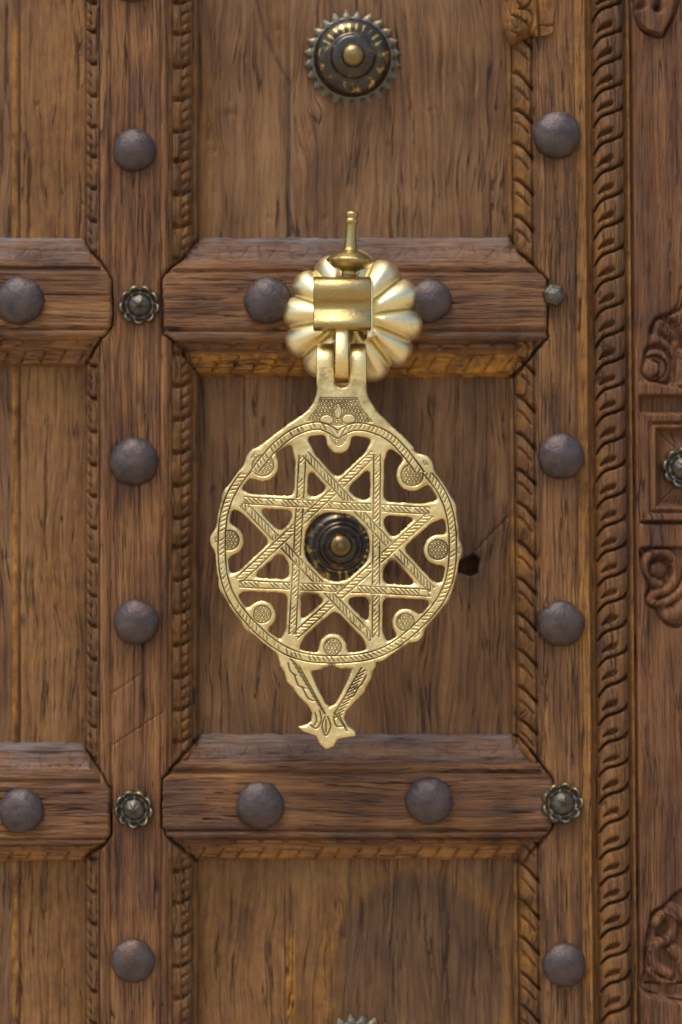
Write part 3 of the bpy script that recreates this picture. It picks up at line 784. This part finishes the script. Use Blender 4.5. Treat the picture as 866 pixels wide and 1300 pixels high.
    # top scroll
    o4 = poly(X, Y, smooth_line([(810, -60), (812, 8), (814, 22), (820, 36), (832, 43), (845, 45), (850, 36), (858, 22), (866, 0), (880, -60)], 6, True))
    inside = ss(1.2, -1.5, o4)
    R = -8+0*X
    for pts, wd, dp in (([(850, -20), (842, 0), (838, 12)], 3.5, 9), ([(812, 12), (820, 8)], 4, 9), ([(858, 30), (862, 10), (868, -20)], 3, 6)):
        R = R + dp*G(pline(X, Y, smooth_line(pts)), wd)
    R = R + 8*G(np.hypot(X-840, Y-12), 5)
    D = D*(1-inside)+R*inside + 6*G(o4-1, 1.8)
    for px in (824, 852, 870):
        D = D + 2.5*G(X-px-4*fbm(Y*.01, 0*Y, px, 2), .9)*ss(.0, .2, vn(Y*.01, 0*Y, px+3))
    D = -1 + (D+1)*1.4
    return D + .8*fbm(X*.4, Y*.012, 400, 4) + 1.4*fbm(X*.04, Y*.03, 401, 3)
relief('frame_board', 804.5, 935, -40, 1340, 1.1, frame_D, M_frame, frame_t, back=60)
o = fl0.copy(); o.data = fm; C.objects.link(o); o.parent = frame_t
loc = W3(868, 594, -4); loc.y = -1*S; o.location = loc-Vector(frame_t['_b']); o.rotation_euler = (0, .5, 0); o.scale = (1.05,)*3

# ------------------------------------------------------------------ the knocker
PF = -85.0; FP = (DCAM+PF)/DCAM
c0 = (427.5, 691.0); RR = 148.0
SV = {'TL': (384.5, 573), 'TR': (479, 572), 'RT': (551, 649), 'RB': (552, 753), 'BR': (477, 815), 'BL': (371, 811), 'LB': (299, 741), 'LT': (304, 635)}
order = ['TL', 'TR', 'RT', 'RB', 'BR', 'BL', 'LB', 'LT']
LINES = [(order[i], order[(i+3) % 8]) for i in range(8)]
PADS = [(334, 591, 19), (291, 686, 18), (333, 780, 16.5), (422.5, 821.5, 16.5), (515, 790, 16.5), (556.5, 698, 18), (523.5, 603, 19.5)]
neck = [(402, 462), (425, 462), (425, 486), (428, 490), (434, 491.5), (440, 490), (443, 486), (443, 462), (465, 462), (465, 484), (465.5, 494), (467, 501), (470, 508), (475, 516), (483, 526), (494, 537), (512, 553), (526, 568), (520, 580), (470, 552), (428, 548), (388, 552), (335, 582), (330, 566), (346, 553), (366, 538), (384, 526), (391, 520), (397, 512), (401, 503), (402.5, 494), (402, 484)]
tail = [(352, 826), (356, 846), (361, 853), (365, 866), (371, 872), (380, 885), (391, 895), (397, 906), (395, 916), (388, 921), (379, 923), (384, 928), (401, 934), (407, 945), (414, 950.5), (423, 948), (429, 938), (440, 936), (452, 934.5), (451, 929), (442, 922), (436.5, 912), (440, 902), (452, 889), (463, 879), (466, 870), (471, 862), (473, 852), (477, 846), (476, 830), (440, 838), (390, 836)]
thole = [(395, 852), (408, 850), (421, 845), (432, 849), (446, 850), (440, 866), (426, 893), (419, 897), (413, 893), (402, 870)]
def ringr(X, Y):
    a = np.arctan2(Y-c0[1], X-c0[0]); return np.hypot(X-c0[0], Y-c0[1]) - (RR - 2.0*np.cos(8*a)*0.6 + 1.0*np.sin(3*a+1)), a
def plate_sdf(X, Y):
    r, a = ringr(X, Y)
    d = np.abs(r) - 8.2
    L = None
    for A, B in LINES:
        q = seg(X, Y, SV[A], SV[B])[0]-9.0
        L = q if L is None else smin(L, q, 9)
    d = smin(d, L, 8)
    for kx, (vx, vy) in SV.items():
        dx, dy = vx-c0[0], vy-c0[1]; n_ = math.hypot(dx, dy)
        e = (c0[0]+dx/n_*RR, c0[1]+dy/n_*RR)
        d = smin(d, seg(X, Y, (vx, vy), e)[0]-9.5, 9)
    for (px, py, pr) in PADS:
        d = smin(d, np.hypot(X-px, Y-py)-pr, 9)
        dx, dy = px-c0[0], py-c0[1]; n_ = math.hypot(dx, dy)
        d = smin(d, seg(X, Y, (px+dx/n_*2, py+dy/n_*2), (c0[0]+dx/n_*(RR-8.5), c0[1]+dy/n_*(RR-8.5)))[0]-(pr-2.0), 9)
        d = smin(d, np.hypot(X-(c0[0]+dx/n_*149), Y-(c0[1]+dy/n_*150))-(11.5 if py < 750 or px > 500 else 7.5), 6)
    d = smin(d, np.hypot(X-430, (Y-560))-15.5, 9)
    d = smin(d, poly(X, Y, neck), 4)
    t = np.maximum(poly(X, Y, tail)-0.6, -(poly(X, Y, thole)))
    d = smin(d, t, 3)
    d = np.maximum(d, -(poly(X, Y, thole)))
    return d + 0.5*fbm(X*.12, Y*.12, 500, 3)
# crossings: alternate over and under along every bar
def cross_t(a, b, c, d):
    ax, ay = a; bx, by = b; cx, cy = c; dx, dy = d
    den = (bx-ax)*(dy-cy)-(by-ay)*(dx-cx)
    if abs(den) < 1e-6: return None
    t = ((cx-ax)*(dy-cy)-(cy-ay)*(dx-cx))/den; s = ((cx-ax)*(by-ay)-(cy-ay)*(bx-ax))/den
    return (t, s) if .02 < t < .98 and .02 < s < .98 else None
UNDER = {i: [] for i in range(8)}
for i, (A, B) in enumerate(LINES):
    cs = []
    for j, (E, F) in enumerate(LINES):
        if i == j or len({A, B, E, F}) < 4: continue
        q = cross_t(SV[A], SV[B], SV[E], SV[F])
        if q: cs.append((q[0], j))
    cs.sort()
    UNDER[i] = [j for n_, (t, j) in enumerate(cs) if n_ % 2 == 1]
def engraving(X, Y):
    """engraved line strength 0..1"""
    E = np.zeros(X.shape)
    wob = .5*fbm(X*.08, Y*.08, 520, 2)
    dist = []
    for A, B in LINES:
        a, b = SV[A], SV[B]; dx, dy = b[0]-a[0], b[1]-a[1]; Ln = math.hypot(dx, dy)
        t = ((X-a[0])*dx+(Y-a[1])*dy)/Ln; s = ((X-a[0])*dy-(Y-a[1])*dx)/Ln
        dist.append((t, s, Ln))
    HW = 4.3
    for i, (t, s, Ln) in enumerate(dist):
        m = ((t > 5) & (t < Ln-5)).astype(float)
        for j in UNDER[i]:
            m = m*ss(HW+1.2, HW+2.6, np.abs(dist[j][1]))
        lines = G(np.abs(s+wob)-HW, .95)*(.55+.45*np.clip(vn(t*.06, 0*t+i, 530)+.6, 0, 1))
        ph = ((t+1.2*s+1.5*vn(t*.1, 0*t+i, 531)) % 6.2)-3.1
        ticks = G(ph, 1.1)*ss(3.9, 2.8, np.abs(s))*ss(-.42, -.1, vn(t*.19, 0*t+i, 532))
        E = np.maximum(E, m*np.maximum(lines*1.0, .9*ticks))
    # band along the ring
    r, a = ringr(X, Y)
    top = (Y < 600) & (np.abs(X-430) < 88)
    rm = ~((Y < 575) & (np.abs(X-430) < 62))
    # near the neck the band runs as two arches meeting in a dip over the tongue
    arcL = pline(X, Y, smooth_line([(318, 606), (345, 572), (372, 550), (398, 541), (414, 543), (429, 552)]))
    arcR = pline(X, Y, smooth_line([(429, 552), (446, 543), (466, 543), (492, 553), (514, 574), (538, 606)]))
    arc = np.minimum(arcL, arcR)
    useR = (Y > 600)
    s_ = np.where(useR, np.abs(r), arc)
    ln = G(s_-4.6+wob*.6, .95)
    phx = np.where(useR, (a*RR+.8*r) % 6.0-3.0, ((X + (Y-540)*.6*np.sign(X-429)) % 6.0)-3.0)
    tk = G(phx, 1.1)*ss(3.7, 2.6, s_)*ss(-.42, -.05, vn(a*40, 0*a, 541))
    E = np.maximum(E, np.where(s_ < 9, np.maximum(ln, .8*tk), 0))
    # stippled pads, split by the ring band
    Xd = X+1.6*vn(X*.2, Y*.2, 544); Yd = Y+1.6*vn(X*.2, Y*.2, 545)
    cell = np.hypot(((Xd+.5*(np.floor(Yd/4.3) % 2)*4.3) % 4.3)-2.15, (Yd % 4.3)-2.15)
    dots = G(cell-1.7, .75)
    out_band = s_ > 4.4
    for (px, py, pr) in PADS:
        q = np.hypot(X-px, Y-py)
        E = np.where((q < pr-6) & out_band, np.maximum(E, .75*dots), E)
        E = np.maximum(E, G(q-(pr-5.5), .95)*out_band*.85)
        dx, dy = px-c0[0], py-c0[1]; n_ = math.hypot(dx, dy)
        q2 = np.hypot(X-(c0[0]+dx/n_*154), Y-(c0[1]+dy/n_*154))
        E = np.where((q2 < 4.5) & (r > 4.4) & (r < 9), np.maximum(E, .6*dots), E)
    # tongue
    tg = poly(X, Y, smooth_line([(420, 553), (424, 561), (430, 565), (436, 561), (440, 553), (430, 557)], 4, True))
    E = np.where(tg < 0, np.maximum(E, .6*dots), E); E = np.maximum(E, .7*G(tg-.8, .7))
    # neck cartouche
    nk = poly(X, Y, [(407, 505), (454, 505), (458, 517), (473, 536), (448, 536), (429, 541), (408, 536), (390, 534), (402, 519)])
    leafs = np.minimum(np.minimum(ell(X, Y, 415, 533, 9, 6), ell(X, Y, 443, 532, 9, 6)), ell(X, Y, 429, 522, 5, 10))
    E = np.where((nk < -1) & (leafs > 1.15), np.maximum(E, .8*dots), E)
    E = np.maximum(E, .7*G(np.abs(nk), .7)); E = np.maximum(E, .75*G((leafs-1)*6, .8)*(nk < 3))
    E = np.maximum(E, .7*G((ell(X, Y, 422, 515, 6, 7)-1)*6, .8))
    # tail leaves
    for pts in ([(380, 846), (390, 864), (401, 884), (413, 906)], [(459, 848), (448, 866), (437, 886), (425, 905)]):
        E = np.maximum(E, .95*G(pline(X, Y, smooth_line(pts)), 1.0))
    for k_ in range(13):
        f_ = k_/12
        ax, ay = 361+f_*38, 840+f_*62
        E = np.maximum(E, .95*G(seg(X, Y, (ax+8, ay-3), (ax+17-3*f_, ay+5))[0], 1.0)*(poly(X, Y, tail) < -2))
        bx, by = 467-f_*30, 848+f_*56
        E = np.maximum(E, .95*G(seg(X, Y, (bx-3, by+3), (bx-12, by+8))[0], 1.0)*(poly(X, Y, tail) < -2))
    for pts in ([(366, 842), (369, 852), (376, 858)], [(374, 857), (379, 870), (388, 874)], [(384, 872), (391, 886), (399, 890)], [(465, 858), (458, 870), (450, 874)], [(455, 873), (448, 884), (440, 887)],
                [(394, 920), (402, 925), (408, 915), (406, 902)], [(438, 922), (428, 922), (424, 912), (428, 900)], [(413, 910), (409, 922), (414, 934), (420, 922), (416, 910)], [(414, 914), (414, 930)],
                [(424, 905), (430, 912), (441, 928)], [(430, 905), (434, 915), (439, 924)], [(400, 905), (402, 915), (398, 922)]):
        E = np.maximum(E, .95*G(pline(X, Y, smooth_line(pts)), 1.0))
    return np.clip(E, 0, 1)
_cache = {}
def eng_c(X, Y):
    k_ = X.shape
    if k_ not in _cache: _cache[k_] = engraving(X, Y)
    return _cache[k_]
def plate_D(X, Y):
    e = np.clip(-plate_sdf(X, Y)/4.2, 0, 1)
    D = PF + 3.6 - 3.6*np.sqrt(np.clip(1-(1-e)**2, 0, 1))
    D = D + 1.4*eng_c(X, Y)
    # slight sag of the bars under the ring and hammered unevenness
    D = D + 1.2*fbm(X*.03, Y*.03, 550, 3) + 2.5*fbm(X*.012, Y*.012, 553, 2) + .35*fbm(X*.2, Y*.2, 551, 2)
    return D
relief('star_plate', 262, 592, 455, 956, 0.62, plate_D, M_brass, knocker, sdf=plate_sdf, back=PF+9, f=FP, warp=False, closed=True,
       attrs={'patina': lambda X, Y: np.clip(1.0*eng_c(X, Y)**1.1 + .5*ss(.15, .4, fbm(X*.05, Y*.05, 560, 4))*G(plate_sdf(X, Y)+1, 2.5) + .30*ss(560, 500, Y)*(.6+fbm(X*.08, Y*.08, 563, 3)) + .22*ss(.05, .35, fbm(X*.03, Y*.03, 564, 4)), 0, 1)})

# petalled rosette
NP = 12
def petal(TH): return np.abs(np.cos(NP*(TH+rad(6))/2))
def ros_z(T, TH):
    L = petal(TH)
    z = -2 - 26*(1-T**2.2)
    z = z - 11*(.45*L**.5+.55*L**1.1)*ss(.12, .5, T)*np.sqrt(np.clip(1-((T-.45)/.56)**4, 0, 1)) 
    return z
def ros_r(T, TH):
    L = petal(TH); k_ = np.floor((TH+rad(6))*NP/(2*math.pi)+.5)
    j = hsh(k_ % NP, k_*0, 9)
    return (1-.13*(1-L**.55)*ss(.5, 1, T))*(.97+.06*j*ss(.4, 1, T))
rm_ = polar('rosette', 88, 70, 360, ros_z, ros_r, power=.8, attrs={'patina': lambda T, TH: .55*G(petal(TH), .13)*ss(.25, .5, T)}); rm_.materials.append(M_brass_pol)
loc = W3(447, 404, -14); loc.y = -7*S
ro = link('rosette', rm_, M_brass_pol, knocker, loc); ro.scale = (1, 1.0, .985)

# bracket: bent front sheet, top sheet, cheeks
br = sheet('bracket', [(355, -16), (354.5, -40), (354, -64), (355, -82), (359, -89.5), (367, -92), (376, -89), (385, -83), (393, -82), (400, -86), (408, -91), (413, -91), (417, -84), (417.5, -70)], 398, 471, 5.5, M_brass_dull, knocker, bevel=1.2)
for xa, xb, yb in ((400, 405, 416), (465.5, 473.5, 430)):
    sheet('cheek', [(361, -42), (385, -42), (yb-8, -42), (yb, -42)], xa, xb, 70, M_brass_pol, knocker, bevel=1.0)
sheet('lug', [(392, -66), (406, -76), (420, -84), (434, -91), (448, -95.5), (460, -95), (472, -89), (480, -78), (483, -64), (480, -50)], 425.5, 442.5, 7, M_brass, knocker, bevel=1.6)
# hinge barrels: the plate's two tabs rolled round a pin
for xa, xb in ((402, 424.2), (443.8, 465)):
    zc, yc, r = 462, PF+25.5, 23.2
    path = [(zc - r*math.sin(a), yc - r*math.cos(a)) for a in np.linspace(rad(0), rad(285), 16)]; path = [(490, PF+5.5), (483, PF+2.6), (474, PF+2.3)] + path
    sheet('hinge_barrel', path, xa, xb, 5.5, M_brass, knocker, bevel=1.2)
pin = lathe('hinge_pin', [(0.01, -31), (13, -31), (14, -30), (14, 30), (13, 31), (0.01, 31)], 28, 'Z'); pin.materials.append(M_brass_dull)
po = link('hinge_pin', pin, M_brass_dull, knocker, W3(434, 462, PF+25.5)); po.rotation_euler = (0, rad(90), 0)

# finial
prof = [(0.01, -4), (12, -3), (12.5, 0), (12.2, 3.5), (10, 5), (9.6, 9), (10.4, 11), (13, 12.5), (20, 14.5), (26, 19.5), (28.0, 22.4), (28.8, 23.8), (28.2, 25.4), (26.5, 27.0), (22.5, 31), (16, 34.8), (10.5, 36.8), (8.8, 39),
        (8.2, 42), (7.3, 50), (6.6, 60), (6.2, 69), (6.4, 71), (8.2, 72.4), (8.8, 74.5), (8.2, 77), (6.8, 78), (6.8, 79.5), (8.4, 81), (9.0, 83.5), (8.2, 86), (5.4, 87), (3, 86.2), (0.01, 86)]
prof = [(r, a*.97) for r, a in prof]
fi = lathe('finial', prof, 72, 'Z', rmod=lambda th, i: 1+(.018*np.sign(np.sin(36*th)) if i in (10, 11, 12) else 0))
fi.materials.append(M_brass_dull)
fo = link('finial', fi, M_brass_dull, knocker, W3(443, 355, -62)); fo.rotation_euler = (rad(1), rad(2.6), 0); fo['label'] = 'spindle-shaped turned finial, duller than the rosette'

for o in bpy.data.objects:
    if '_b' in o: del o['_b']
